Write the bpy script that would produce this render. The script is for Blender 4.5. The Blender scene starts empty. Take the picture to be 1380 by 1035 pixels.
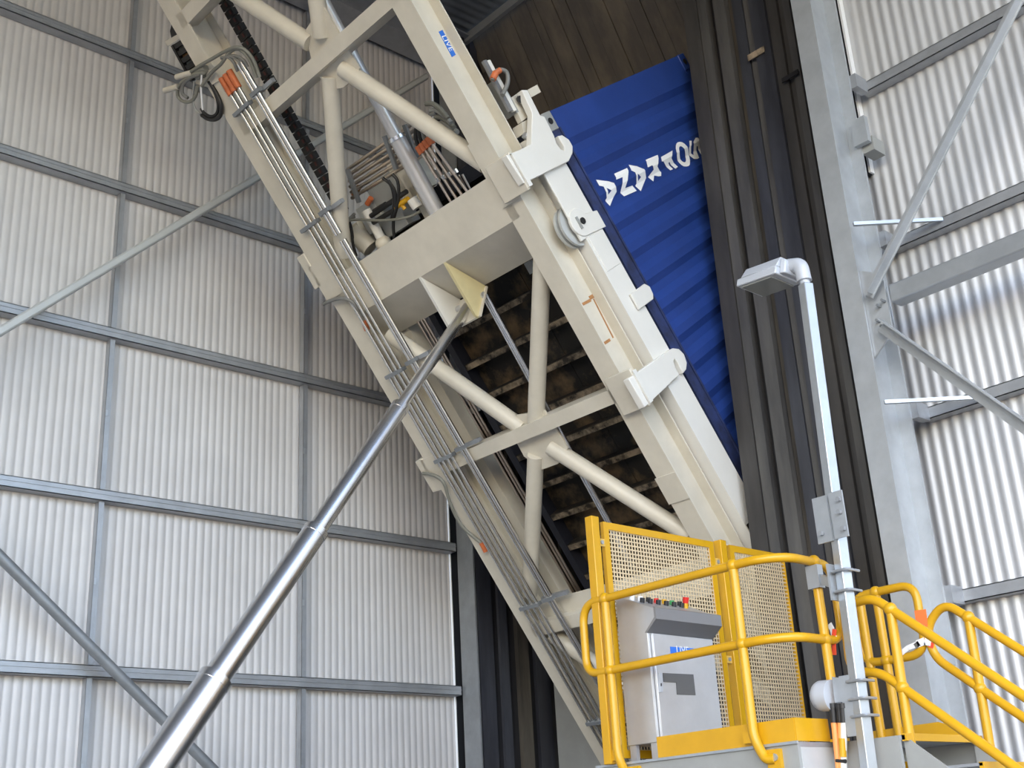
import bpy, bmesh, math, random
from mathutils import Vector as V, Matrix
random.seed(7)
C = bpy.context.scene.collection
# ------------------------------------------------------------------ camera
U = 0.942            # metres per working unit (working origin = the eye, 1.6 m above the floor)
EYE = V((0, 0, 1.6))
FPX = 1641.523
CR = V((0.6598066149507248, 0.74944199602928, -0.05469849591089929))
CU = V((0.30488286384771807, -0.2004644932790543, 0.9310533960339684))
CF = V((-0.6868054092676322, 0.630991823657027, 0.3607598207654222))
cd = bpy.data.cameras.new('camera'); cam = bpy.data.objects.new('camera', cd); C.objects.link(cam)
cd.sensor_width = 36; cd.sensor_fit = 'HORIZONTAL'; cd.lens = FPX*36/1380
cd.clip_start = .05; cd.clip_end = 500
m4 = Matrix((CR, CU, -CF)).transposed().to_4x4(); m4.translation = EYE
cam.matrix_world = m4
bpy.context.scene.camera = cam
# ------------------------------------------------------------------ light
sc = bpy.context.scene
sc.view_settings.view_transform = 'Standard'; sc.view_settings.look = 'None'
sc.view_settings.gamma = 1; sc.view_settings.use_curve_mapping = False
sc.view_settings.exposure = 0.56
w = bpy.data.worlds.new('sky'); sc.world = w; w.use_nodes = True
nt = w.node_tree; bg = nt.nodes['Background']
sky = nt.nodes.new('ShaderNodeTexSky'); sky.sky_type = 'NISHITA'; sky.sun_disc = False
sky.sun_elevation = math.radians(42); sky.sun_rotation = math.radians(150); sky.air_density = 1.0; sky.dust_density = 1.5
nt.links.new(sky.outputs[0], bg.inputs[0]); bg.inputs[1].default_value = 0.62
sd = bpy.data.lights.new('sun', 'SUN'); so = bpy.data.objects.new('sun', sd); C.objects.link(so)
sd.energy = 2.0; sd.angle = math.radians(1.0); sd.color = (1, .95, .88)
so.location = (20, -10, 30)
SUNDIR = V((0.55, 0.75, 1.0))         # towards the sun: behind the right wall, over the open yard
so.rotation_euler = SUNDIR.to_track_quat('Z', 'Y').to_euler()

# ------------------------------------------------------------------ measuring helpers (working units)
def ray(x, y): return (x-690)*CR - (y-517.5)*CU + FPX*CF
def atX(x, y, X): d = ray(x, y); return d*(X/d.x)
def atY(x, y, Y): d = ray(x, y); return d*(Y/d.y)
TH = math.radians(53.2)
D = V((0, math.cos(TH), -math.sin(TH))); N = V((0, math.sin(TH), math.cos(TH))); N0 = 8.31
def F(x, s, n): return V((x, 0, 0)) + D*s + N*(n+N0)        # tilted frame coordinates
def fr(x, y, n=0.0):                                         # -> point on the tilted plane n
    d = ray(x, y); return d*((N0+n)/d.dot(N))
def sn(P): return P.x, P.dot(D), P.dot(N)-N0
def W(P): return P*U + EYE
def Wl(P): return V(P)

# ------------------------------------------------------------------ mesh builder
class MB:
    def __init__(s): s.v = []; s.f = []
    def hexa(s, p):      # p: 4 bottom + 4 top, same winding
        b = len(s.v); s.v += [V(q) for q in p]
        for f in ((3,2,1,0),(4,5,6,7),(0,1,5,4),(1,2,6,5),(2,3,7,6),(3,0,4,7)): s.f.append([b+i for i in f])
        return s
    def box(s, x0, x1, y0, y1, z0, z1):
        return s.hexa([(x0,y0,z0),(x1,y0,z0),(x1,y1,z0),(x0,y1,z0),(x0,y0,z1),(x1,y0,z1),(x1,y1,z1),(x0,y1,z1)])
    def fbox(s, x0, x1, s0, s1, n0, n1):
        return s.hexa([F(x0,s0,n0),F(x1,s0,n0),F(x1,s1,n0),F(x0,s1,n0),F(x0,s0,n1),F(x1,s0,n1),F(x1,s1,n1),F(x0,s1,n1)])
    def bar(s, a, b, w, h, up=V((0,0,1))):
        a = V(a); b = V(b); t = (b-a).normalized(); x = t.cross(up)
        if x.length < 1e-4: x = t.cross(V((0,1,0)))
        x.normalize(); y = x.cross(t)
        q = [(-w/2,-h/2),(w/2,-h/2),(w/2,h/2),(-w/2,h/2)]
        return s.hexa([a+x*i+y*j for i, j in q]+[b+x*i+y*j for i, j in q])
    def prism(s, poly, d):
        d = V(d); n = len(poly); b = len(s.v)
        s.v += [V(p) for p in poly] + [V(p)+d for p in poly]
        s.f.append([b+i for i in range(n)][::-1]); s.f.append([b+n+i for i in range(n)])
        for i in range(n): j = (i+1) % n; s.f.append([b+i, b+j, b+n+j, b+n+i])
        return s
    def tube(s, pts, r, seg=12, caps=True):
        pts = [V(p) for p in pts]; n = len(pts); b = len(s.v)
        rr = r if isinstance(r, (list, tuple)) else [r]*n
        t0 = (pts[1]-pts[0]).normalized()
        x = t0.cross(V((0,0,1)));
        if x.length < .05: x = t0.cross(V((1,0,0)))
        x.normalize()
        for i in range(n):
            if i == 0: t = t0
            elif i == n-1: t = (pts[i]-pts[i-1]).normalized()
            else:
                t = (pts[i+1]-pts[i]).normalized() + (pts[i]-pts[i-1]).normalized()
                t = t.normalized() if t.length > 1e-6 else (pts[i+1]-pts[i]).normalized()
            x = x - t*x.dot(t)
            if x.length < 1e-6: x = t.orthogonal()
            x.normalize(); y = t.cross(x)
            for k in range(seg):
                a = 2*math.pi*k/seg; s.v.append(pts[i]+(x*math.cos(a)+y*math.sin(a))*rr[i])
        for i in range(n-1):
            for k in range(seg):
                j = (k+1) % seg
                s.f.append([b+i*seg+k, b+i*seg+j, b+(i+1)*seg+j, b+(i+1)*seg+k])
        if caps:
            s.f.append([b+k for k in range(seg)][::-1]); s.f.append([b+(n-1)*seg+k for k in range(seg)])
        return s
    def ball(s, c, r, seg=12, rings=7, ax=V((0,0,1)), squash=1.0, half=False):
        c = V(c); ax = V(ax).normalized()
        lo = 0 if half else -math.pi/2
        pts = []; rr = []
        for i in range(rings+1):
            a = lo + (math.pi/2-lo)*i/rings
            pts.append(c+ax*(r*squash*math.sin(a))); rr.append(max(r*math.cos(a), r*.02))
        return s.tube(pts, rr, seg)
    def sheet(s, grid, closed=False):
        b = len(s.v); h = len(grid); wd = len(grid[0])
        for row in grid: s.v += [V(p) for p in row]
        for i in range(h-1):
            for j in range(wd-1): s.f.append([b+i*wd+j, b+i*wd+j+1, b+(i+1)*wd+j+1, b+(i+1)*wd+j])
        return s
    def build(s, name, mat, parent=None, bevel=0, smooth=True, fix=True):
        me = bpy.data.meshes.new(name)
        o = bpy.data.objects.new(name, me); C.objects.link(o)
        off = V((0,0,0))
        if parent is not None:
            o.parent = parent; off = V(parent.get('_o', (0,0,0)))
        if parent is None:
            vs = [W(p) for p in s.v]; lo = V((min(p.x for p in vs)+max(p.x for p in vs), min(p.y for p in vs)+max(p.y for p in vs), 0))/2
            lo.z = min(p.z for p in vs); off = lo; o.location = lo
        o['_o'] = tuple(off)
        me.from_pydata([tuple(W(p)-off) for p in s.v], [], s.f)
        if fix:
            bm = bmesh.new(); bm.from_mesh(me); bmesh.ops.recalc_face_normals(bm, faces=bm.faces); bm.to_mesh(me); bm.free()
        me.materials.append(mat)
        if smooth:
            me.shade_smooth(); me.set_sharp_from_angle(angle=math.radians(38))
        if bevel:
            md = o.modifiers.new('bevel', 'BEVEL'); md.width = bevel; md.segments = 2; md.limit_method = 'ANGLE'; md.angle_limit = math.radians(40)
        return o
def tag(o, label, cat, group=None):
    o['label'] = label; o['category'] = cat
    if group: o['group'] = group
    return o
def struct(o): o['kind'] = 'structure'; return o
def thing(name, label, cat, at, group=None):
    o = bpy.data.objects.new(name, None); C.objects.link(o)
    o.location = W(V(at)); o['_o'] = tuple(o.location); o.empty_display_size = .1
    return tag(o, label, cat, group)
def stro(name, at):
    o = bpy.data.objects.new(name, None); C.objects.link(o); o.location = W(V(at)); o['_o'] = tuple(o.location); o.empty_display_size = .1
    return struct(o)
def fillet(pts, r, k=6):
    pts = [V(p) for p in pts]; out = [pts[0]]
    for i in range(1, len(pts)-1):
        a, b, c = pts[i-1], pts[i], pts[i+1]
        u = (a-b); v = (c-b); rr = min(r, u.length*.49, v.length*.49)
        p0 = b+u.normalized()*rr; p1 = b+v.normalized()*rr
        for j in range(k+1):
            t = j/k; out.append(p0*(1-t)**2+b*(2*t*(1-t))+p1*t*t)
    out.append(pts[-1]); return out
def smoothpath(pts, k=5):
    pts = [V(p) for p in pts]; out = []
    P = [pts[0]*2-pts[1]]+pts+[pts[-1]*2-pts[-2]]
    for i in range(1, len(P)-2):
        p0, p1, p2, p3 = P[i-1], P[i], P[i+1], P[i+2]
        for j in range(k):
            t = j/k
            out.append(.5*((2*p1)+(p2-p0)*t+(2*p0-5*p1+4*p2-p3)*t*t+(3*p1-p0-3*p2+p3)*t**3))
    out.append(pts[-1]); return out

# ------------------------------------------------------------------ materials
def mat(name, col, rough=.5, metal=0.0, var=0.0, vscale=3.0, bump=0.0, bscale=40.0, col2=None, spec=.5, stretch=None, lo=.35, hi=.7):
    m = bpy.data.materials.new(name); m.use_nodes = True; n = m.node_tree; b = n.nodes['Principled BSDF']
    b.inputs['Base Color'].default_value = (*col, 1); b.inputs['Roughness'].default_value = rough; b.inputs['Metallic'].default_value = metal
    b.inputs['Specular IOR Level'].default_value = spec
    if var or col2 or bump:
        tc = n.nodes.new('ShaderNodeTexCoord'); mp = n.nodes.new('ShaderNodeMapping'); n.links.new(tc.outputs['Object'], mp.inputs[0])
        if stretch: mp.inputs['Scale'].default_value = stretch
    if var or col2:
        nz = n.nodes.new('ShaderNodeTexNoise'); nz.inputs['Scale'].default_value = vscale; nz.inputs['Detail'].default_value = 7; nz.inputs['Roughness'].default_value = .62
        n.links.new(mp.outputs[0], nz.inputs['Vector'])
        cr = n.nodes.new('ShaderNodeValToRGB'); n.links.new(nz.outputs[0], cr.inputs[0])
        c2 = col2 if col2 else tuple(c*(1-var) for c in col)
        cr.color_ramp.elements[0].position = lo; cr.color_ramp.elements[0].color = (*c2, 1)
        cr.color_ramp.elements[1].position = hi; cr.color_ramp.elements[1].color = (*col, 1)
        n.links.new(cr.outputs[0], b.inputs['Base Color'])
    if bump:
        n2 = n.nodes.new('ShaderNodeTexNoise'); n2.inputs['Scale'].default_value = bscale; n2.inputs['Detail'].default_value = 4
        n.links.new(mp.outputs[0], n2.inputs['Vector'])
        bp = n.nodes.new('ShaderNodeBump'); bp.inputs['Strength'].default_value = bump; bp.inputs['Distance'].default_value = .01
        n.links.new(n2.outputs[0], bp.inputs['Height']); n.links.new(bp.outputs[0], b.inputs['Normal'])
    return m
M = {}
M['sheet'] = mat('galvanised_sheet', (.59,.575,.57), .55, .15, .10, 1.5)
M['sheet_r'] = mat('galvanised_sheet_clean', (.56,.575,.60), .45, .25, .08, 1.5)
M['galv'] = mat('galvanised_steel', (.42,.44,.47), .42, .55, .18, 6)
M['galv_dark'] = mat('weathered_galvanised_steel', (.30,.32,.34), .5, .5, .2, 6)
M['galv_bright'] = mat('bright_galvanised_steel', (.46,.49,.52), .35, .6, .12, 8)
M['cream'] = mat('cream_paint', (.66,.62,.53), .42, 0, .13, 3.0, .06, 25)
M['cream_w'] = mat('white_cream_paint', (.74,.73,.69), .40, 0, .05, 3.0)
M['yellow_cream'] = mat('yellowed_primer', (.66,.58,.33), .5, 0, .12, 5)
M['yellow'] = mat('safety_yellow_paint', (.62,.335,.008), .33, 0, .10, 5)
M['yellow_dull'] = mat('dull_yellow_paint', (.68,.43,.10), .42, 0, .12, 5)
M['mesh'] = mat('tan_perforated_sheet', (.70,.56,.36), .5, .2, .15, 4)
M['blue'] = mat('container_blue', (.020,.055,.26), .42, 0, .22, 2.2, .05, 20)
M['blue_dirty'] = mat('worn_blue_steel', (.035,.055,.17), .5, 0, .5, 7, .1, 30, col2=(.02,.025,.06))
M['white'] = mat('white_lettering', (.86,.87,.88), .45)
M['chrome'] = mat('chromed_rod', (.80,.81,.84), .27, 1.0)
M['steel'] = mat('stainless_steel', (.58,.59,.61), .38, .6, .12, 4, .05, 60)
M['steel_dark'] = mat('shaded_steel_trim', (.28,.28,.29), .45, .6)
M['tubing'] = mat('stainless_tubing', (.72,.70,.66), .22, 1.0)
M['bronze'] = mat('copper_tinted_tubing', (.55,.47,.40), .28, 1.0)
M['alum'] = mat('painted_aluminium', (.50,.53,.58), .4, .15, .05, 5)
M['barrel'] = mat('silver_barrel_paint', (.62,.62,.63), .35, .4, .1, 5)
M['black'] = mat('black_rubber', (.014,.014,.015), .5)
M['blackgap'] = mat('dark_gap_fill', (.012,.013,.016), .6)  # near-black fill for gaps, their darkness put into the colour
M['hose'] = mat('grey_hose', (.20,.20,.19), .5, 0, .2, 10)
M['conduit'] = mat('light_grey_conduit', (.22,.22,.19), .5, 0, .2, 10)
M['orange'] = mat('orange_fitting', (.62,.16,.05), .5, 0, .25, 20)
M['orange_cable'] = mat('orange_cable', (.85,.33,.10), .5)
M['red'] = mat('red_button', (.60,.02,.015), .35)
M['green'] = mat('green_button', (.03,.25,.07), .35)
M['redmark'] = mat('dark_red_marking', (.07,.02,.02), .6)
M['tape_red'] = mat('red_barrier_tape', (.80,.08,.03), .5)
M['tape_orange'] = mat('orange_barrier_tape', (.95,.20,.05), .5)
M['glass'] = mat('lamp_glass', (.30,.31,.30), .12, .3)
M['signblue'] = mat('blue_sign', (.02,.15,.62), .35)
M['sticker'] = mat('grey_sticker', (.11,.11,.11), .5)
M['rust'] = mat('rust_primer', (.46,.22,.08), .7, 0, .3, 20)
M['floor'] = mat('yard_concrete', (.21,.20,.185), .8, 0, .25, .8)
M['galv_col'] = mat('column_galvanising', (.49,.52,.55), .4, .45, .15, 5)
M['plate'] = mat('grey_painted_plate', (.36,.37,.36), .5, .2, .12, 4)
M['plate_l'] = mat('light_grey_plate', (.55,.57,.57), .5, .3, .1, 4)
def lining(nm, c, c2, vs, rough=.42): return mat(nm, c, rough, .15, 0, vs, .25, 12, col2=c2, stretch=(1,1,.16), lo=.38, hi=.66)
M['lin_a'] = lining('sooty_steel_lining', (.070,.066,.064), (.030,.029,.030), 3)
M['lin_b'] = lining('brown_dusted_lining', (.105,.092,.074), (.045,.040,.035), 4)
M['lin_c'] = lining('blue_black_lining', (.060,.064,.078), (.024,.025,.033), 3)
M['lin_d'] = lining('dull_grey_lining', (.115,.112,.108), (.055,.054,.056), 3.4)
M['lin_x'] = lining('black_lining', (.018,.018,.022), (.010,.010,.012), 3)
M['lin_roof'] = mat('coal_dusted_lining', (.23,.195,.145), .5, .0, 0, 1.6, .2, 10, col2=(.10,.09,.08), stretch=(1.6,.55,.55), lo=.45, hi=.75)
M['under'] = mat('dirty_container_floor', (.20,.13,.065), .75, 0, 0, 2.6, .4, 18, col2=(.010,.009,.008), lo=.47, hi=.74)
M['under_rail'] = mat('caked_crossmember', (.34,.27,.19), .75, 0, 0, 7, .4, 30, col2=(.022,.018,.015), lo=.40, hi=.62)
M['blue_black'] = mat('shade_darkened_rail', (.018,.02,.032), .6)  # darkened copy of the blue rail paint, shade put into the colour
M['under_web'] = mat('black_crossmember_web', (.05,.038,.026), .7, 0, 0, 5, .3, 30, col2=(.008,.008,.008), lo=.45, hi=.7)

# ================================================================== SETTING
FZ = -1.6/U
o = MB().box(-40,40,-40,40,FZ-.2,FZ).build('floor', M['floor']); struct(o)

PITCH = .084
def corrugated(origin, run, up, out, length, height, amp=.0052, per=10, pitch=PITCH, phase=0, ex=.75):
    n = max(2, int(round(length/pitch*per))); rows = []
    for z in (0, 1):
        row = []
        for i in range(n+1):
            t = i*length/n
            q = abs(math.sin(math.pi*(t+phase)/pitch)); row.append(V(origin)+V(run)*t+V(up)*(z*height)+V(out)*(amp*((2*q**ex-1) if ex else math.sin(2*math.pi*(t+phase)/pitch))))
        rows.append(row)
    return MB().sheet(rows)

# left wall: corrugated sheets, girts, bridging
XL = -10.9; ZTOP = 10.60
wl = stro('wall_left', (XL, 3, FZ))
y = -14.0
while y < 8.80:
    ln = min(8*PITCH, 8.855-y)
    b = corrugated((XL, y, FZ), (0,1,0), (0,0,1), (1,0,0), ln+.002, ZTOP-FZ, phase=y)
    b.build('cladding_sheet', M['sheet'], wl, fix=False)
    y += 8*PITCH
girtZ = [8.37, 6.715, 5.055, 3.385, 1.75, .10, -1.35]
for z in girtZ:
    b = MB()
    b.box(XL+.008, XL+.135, -14, 8.85, z+.046, z+.053)      # top flange
    b.box(XL+.008, XL+.135, -14, 8.85, z-.053, z-.046)      # bottom flange
    b.box(XL+.127, XL+.135, -14, 8.85, z-.053, z+.053)      # web to the room
    b.box(XL+.135, XL+.142, -14, 8.85, z+.004, z+.010)
    b.build('girt', M['galv'], wl)
for yy in (2.4, 4.58, 6.82):
    zs = [FZ]+sorted(girtZ)+[10.1]
    for a, c in zip(zs[:-1], zs[1:]):
        b = MB(); b.box(XL+.010, XL+.10, yy-.026, yy-.020, a+.054, c-.054); b.box(XL+.090, XL+.098, yy-.026, yy+.026, a+.054, c-.054)
        b.build('bridging', M['galv'], wl)
        b = MB().box(XL+.098, XL+.108, yy-.024, yy-.004, (a+c)/2-.03, (a+c)/2+.03); b.build('bolt_plate', M['galv_bright'], wl)
# eave beam over the left wall
eb = MB(); eb.box(XL+.08, XL+.48, -14, 9.2, 10.06, 10.09); eb.box(XL+.26, XL+.29, -14, 9.2, 10.09, 10.52); eb.box(XL+.08, XL+.48, -14, 9.2, 10.52, 10.55)
o = eb.build('eave_beam', M['galv']); tag(o, 'deep grey steel eave beam along the top of the left corrugated wall', 'beam')
wf = stro('wall_light_block', (-5, -14, FZ))  # unseen wall added behind the camera to cut the light from there
x = -11.0
while x < -4.5:
    corrugated((x, -14.0, FZ), (1,0,0), (0,0,1), (0,1,0), 1.602, 9.4-FZ, amp=.011, per=4, pitch=.2).build('cladding_sheet', M['sheet'], wf, fix=False); x += 1.6
o = MB().box(-11.02,-10.90,8.86,9.7,FZ,ZTOP).build('sky_gap_plate', M['blackgap']); struct(o)  # added black plate, blocks the sky showing past the corner column
# white edge flashing of the left wall
o = MB().box(XL-.02, XL+.02, 8.853, 8.865, FZ, ZTOP).build('trim_1', M['white']); struct(o)

# ceiling: corrugated roof sheets running towards the hood
ce = stro('ceiling', (-5, 3, 10.6))
x = -11.0; ROOFX = 3.0  # roof reach out of view is set to hold back sky light
RZ0, RZ1 = 9.98, 10.60
while x < ROOFX:
    ln = 8*PITCH*2
    rows = []
    n = 16*8
    for (yy, zz) in ((-14.0, RZ0-.61), (9.25, RZ1)):
        rows.append([V((x+i*ln/n, yy, zz+.02+.010*math.sin(2*math.pi*(x+i*ln/n)/(ln/10)))) for i in range(n+1)])
    MB().sheet(rows).build('roof_sheet', M['galv_dark'], ce, fix=False)
    x += ln
for yy in (-13, -9.2, -5.6, -2.0, 1.6, 5.2):
    z = RZ0+(yy+2.5)/(9.25+2.5)*(RZ1-RZ0)
    MB().box(-10.6, ROOFX+.4, yy-.04, yy+.04, z-.2, z).build('purlin', M['galv'], ce)
MB().box(-10.9, -6.0, 9.16, 9.22, 10.47, 10.60).build('eave_angle', M['plate'], ce)

# recess: leaning hood lining, side walls
LEAN = .5
def hoodY(z): return 9.25+(10.57-z)*LEAN
wb = stro('wall_back', (-8.4, 12, FZ))
x = -10.72; i = 0
while x < -6.38:
    wd = random.choice((.15,.19,.22,.13,.26)); d = random.uniform(0,.03); x1 = min(x+wd, -6.37)
    p0 = V((0, hoodY(10.57), 10.57)); p1 = V((0, hoodY(FZ), FZ)); nn = V((0, 1, LEAN)).normalized()
    b = MB(); g = .004
    q = []
    for dd in (d, d+.06):
        for (xx, pp) in ((x+g, p0), (x1-g, p0), (x1-g, p1), (x+g, p1)): q.append(V((xx, 0, 0))+pp+nn*dd)
    b.hexa(q); b.build('lining_plank', M['lin_roof'], wb)
    x = x1; i += 1
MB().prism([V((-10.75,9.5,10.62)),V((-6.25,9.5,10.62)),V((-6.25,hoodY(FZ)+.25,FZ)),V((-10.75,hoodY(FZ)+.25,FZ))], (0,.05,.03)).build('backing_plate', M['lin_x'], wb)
wil = stro('wall_inner_left', (-10.5, 10, FZ))
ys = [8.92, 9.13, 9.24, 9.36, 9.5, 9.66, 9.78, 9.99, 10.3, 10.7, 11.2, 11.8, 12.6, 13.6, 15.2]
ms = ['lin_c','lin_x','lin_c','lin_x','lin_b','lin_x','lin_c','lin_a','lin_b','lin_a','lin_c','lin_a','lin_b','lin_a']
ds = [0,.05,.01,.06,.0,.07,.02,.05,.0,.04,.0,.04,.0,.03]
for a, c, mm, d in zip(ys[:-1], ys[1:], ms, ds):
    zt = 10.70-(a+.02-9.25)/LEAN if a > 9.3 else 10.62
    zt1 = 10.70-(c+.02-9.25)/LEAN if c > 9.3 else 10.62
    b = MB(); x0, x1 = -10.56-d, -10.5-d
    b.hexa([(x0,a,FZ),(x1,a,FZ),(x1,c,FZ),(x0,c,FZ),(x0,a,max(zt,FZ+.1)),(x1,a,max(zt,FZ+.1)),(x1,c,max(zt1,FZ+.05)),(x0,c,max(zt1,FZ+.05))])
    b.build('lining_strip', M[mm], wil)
wir = stro('wall_inner_right', (-6.3, 10, FZ))
for a, c, mm in ((8.86,9.4,'lin_a'),(9.4,10.1,'lin_c'),(10.1,11,'lin_a'),(11,12.2,'lin_b'),(12.2,14,'lin_a')):
    zt = 10.57-(a-9.25)/LEAN if a > 9.3 else 10.5; zt1 = 10.57-(c-9.25)/LEAN if c > 9.3 else 10.5
    b = MB(); b.hexa([(-6.34,a,FZ),(-6.28,a,FZ),(-6.28,c,FZ),(-6.34,c,FZ),(-6.34,a,zt),(-6.28,a,zt),(-6.28,c,zt1),(-6.34,c,zt1)]); b.build('lining_strip', M[mm], wir)
# dark lining strips between the opening and the right column
wc = stro('wall_center', (-5.8, 8.8, FZ))
xs = [-6.515,-6.33,-6.215,-6.125,-5.98,-5.91,-5.785,-5.70,-5.52,-5.40,-5.33,-5.25,-5.18,-5.08,-4.90]
dd = [0,.015,.10,.0,.07,.02,.035,.0,.03,.06,.02,.10,.04,.12]
mm = ['lin_a','lin_d','lin_x','lin_d','lin_b','lin_c','lin_d','lin_c','lin_a','lin_a','lin_d','lin_x','lin_a','lin_x']  # deepest strips near-black, recess shade put into their colour
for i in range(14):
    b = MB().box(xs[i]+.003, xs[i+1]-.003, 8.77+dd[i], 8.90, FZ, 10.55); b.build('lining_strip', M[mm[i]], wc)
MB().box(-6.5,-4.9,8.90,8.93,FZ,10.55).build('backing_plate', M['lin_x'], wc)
MB().bar(atY(1008,79,8.755), atY(1030,66,8.755), .012, .07).build('dusty_ledge', M['under_rail'], wc); MB().bar(atY(1054,109,8.755), atY(1076,96,8.755), .012, .05).build('dusty_ledge', M['lin_x'], wc)
# concrete grey hopper plate low in the recess
o = MB().box(-10.45,-9.3,9.98,10.06,FZ,2.3).build('trim_2', M['plate']); struct(o)

# corner column (left of the opening)
b = MB(); b.box(-10.78,-10.50,8.88,8.90,FZ,10.5); b.box(-10.65,-10.63,8.90,9.15,FZ,10.5)
o = b.build('steel_column', M['galv_dark']); tag(o, 'dark grey steel column in the far corner at the end of the left wall', 'column')
# right column: wide flange section
b = MB(); b.box(-5.00,-4.80,8.40,8.425,FZ,10.4); b.box(-4.915,-4.885,8.425,8.775,FZ,10.4); b.box(-5.00,-4.77,8.775,8.80,FZ,10.4)
cr = thing('steel_column', 'tall galvanised steel column between black lining and right corrugated wall', 'column', (-4.9,8.6,FZ))
b.build('column_shaft', M['galv_col'], cr)
b = MB(); b.prism([V((-4.885,8.43,3.55)),V((-4.60,8.43,3.78)),V((-4.60,8.43,4.30)),V((-4.885,8.43,4.45))], (0,.02,0)); b.build('gusset_plate', M['galv_col'], cr)
MB().box(-4.80,-4.66,8.72,8.775,5.72,5.98).build('cleat', M['galv_col'], cr); MB().box(-4.78,-4.66,8.80,8.98,5.66,5.80).build('cleat_block', M['plate'], cr)
bb = MB()
for (px, py) in ((1174,383),(1180,374),(1184,412),(1190,405),(1183,432),(1189,440)):
    p = atY(px, py, 8.40); bb.tube([p+V((0,.03,0)), p-V((0,.025,0))], .013, 6)
bb.build('bolt', M['galv_dark'], cr)

# right wall: corrugated sheets + girts
wr = stro('wall_right', (-2, 9.1, FZ))
x = -5.06; PR = .100
while x < 3.0:
    b = corrugated((x, 9.10, FZ), (1,0,0), (0,0,1), (0,-1,0), 8*PR+.002, 10.5-FZ, amp=.0080, phase=x, pitch=PR, ex=0)
    b.build('cladding_sheet', M['sheet_r'], wr, fix=False); x += 8*PR
for z in (8.0, 6.42, 4.80, 3.22, 1.70, .10, -1.35):
    b = MB(); b.box(-4.77,3.0,8.975,8.982,z-.05,z+.05); b.box(-4.77,3.0,8.975,9.088,z-.05,z-.043); b.box(-4.77,3.0,8.975,9.088,z+.043,z+.05)
    b.build('girt', M['galv'], wr)
    b = MB().box(-4.78,-4.71,8.80,8.976,z-.07,z+.07); b.build('girt_cleat', M['galv'], wr)
MB().box(-4.872,-4.852,9.02,9.085,5.6,10.5).build('edge_flashing', M['white'], wr)
MB().box(-5.05,-4.874,9.02,9.085,5.6,10.5).build('dark_gap_strip', M['blackgap'], wr)  # black strip stands in for the shaded gap behind the column

# bracing
def tubething(name, label, cat, a, b, r, m, group=None, ends=None):
    t = MB().tube([a, b], r, 12).build(name, m); return tag(t, label, cat, group)
a = atX(0,447,-10.55); c = atX(583,98,-10.55); dv = (c-a)
b = MB().bar(a-dv*.9, a+dv*.98, .085, .085, V((1,0,0))); o = b.build('diagonal_brace', M['plate_l'], bevel=.02)
tag(o, 'upper grey steel brace rising to the right across the left corrugated wall', 'brace')
a = atX(0,750,-10.55); c = atX(285,1035,-10.55); dv = c-a
b = MB().tube([a-dv*1.0, a+dv*1.9], .05, 14); o = b.build('diagonal_brace', M['galv_dark'])
tag(o, 'lower grey tube brace falling to the right behind the telescopic cylinder', 'brace')
a = atY(1170,399,8.36); c = atY(1372,0,8.36); dv = c-a
b = MB().bar(a, a+dv*1.9, .105, .012, V((0,1,0))); b.bar(a+V((.045,-.045,0)), a+dv*1.9+V((.045,-.045,0)), .012, .08, V((0,1,0)))
o = b.build('diagonal_brace', M['galv_col']); tag(o, 'grey angle brace climbing steeply from the right column to the upper right', 'brace')
a = atY(1188,440,8.36); c = atY(1380,575,8.36); dv = c-a
b = MB().bar(a, a+dv*2.2, .095, .012, V((0,1,0))); b.bar(a+V((.02,-.045,.045)), a+dv*2.2+V((.02,-.045,.045)), .012, .08, V((0,1,0)))
o = b.build('diagonal_brace', M['galv_col']); tag(o, 'grey angle brace falling from the right column to the lower right', 'brace')
a = atY(1194,401,8.42); c = atY(1380,333,8.42); dv = c-a; c = V((1.5, 8.42, a.z)); a.z = (a.z+c.z)/2
b = MB().bar(V((a.x+.03,8.50,4.10)), V((1.5,8.50,4.10)), .16, .16); o = b.build('steel_strut', M['galv_bright'], bevel=.015)
tag(o, 'level grey box strut running right from the column in front of corrugated wall', 'strut')
for i, (p0, p1, lb) in enumerate((((1150,302),(1270,296),'upper thin galvanised stay rod between the right column and a wall girt'), ((1192,542),(1330,535),'lower thin galvanised stay rod between the right column and a wall girt'))):
    a = atY(*p0, 8.38); c = atY(*p1, 8.965)
    o = MB().bar(a, c, .03, .03).build('stay_rod', M['galv_bright']); tag(o, lb, 'rod', 'fly stays of the right column')

# ================================================================== SHIPPING CONTAINER
XC0, XC1 = -9.25, -6.66; SA, SB = -1.0, 5.43; NA, NB = .79, 3.54
ct = thing('shipping_container', 'blue shipping container tipped up steeply on the cream tilting frame', 'container', F(-7.95, SB, NA))
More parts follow.
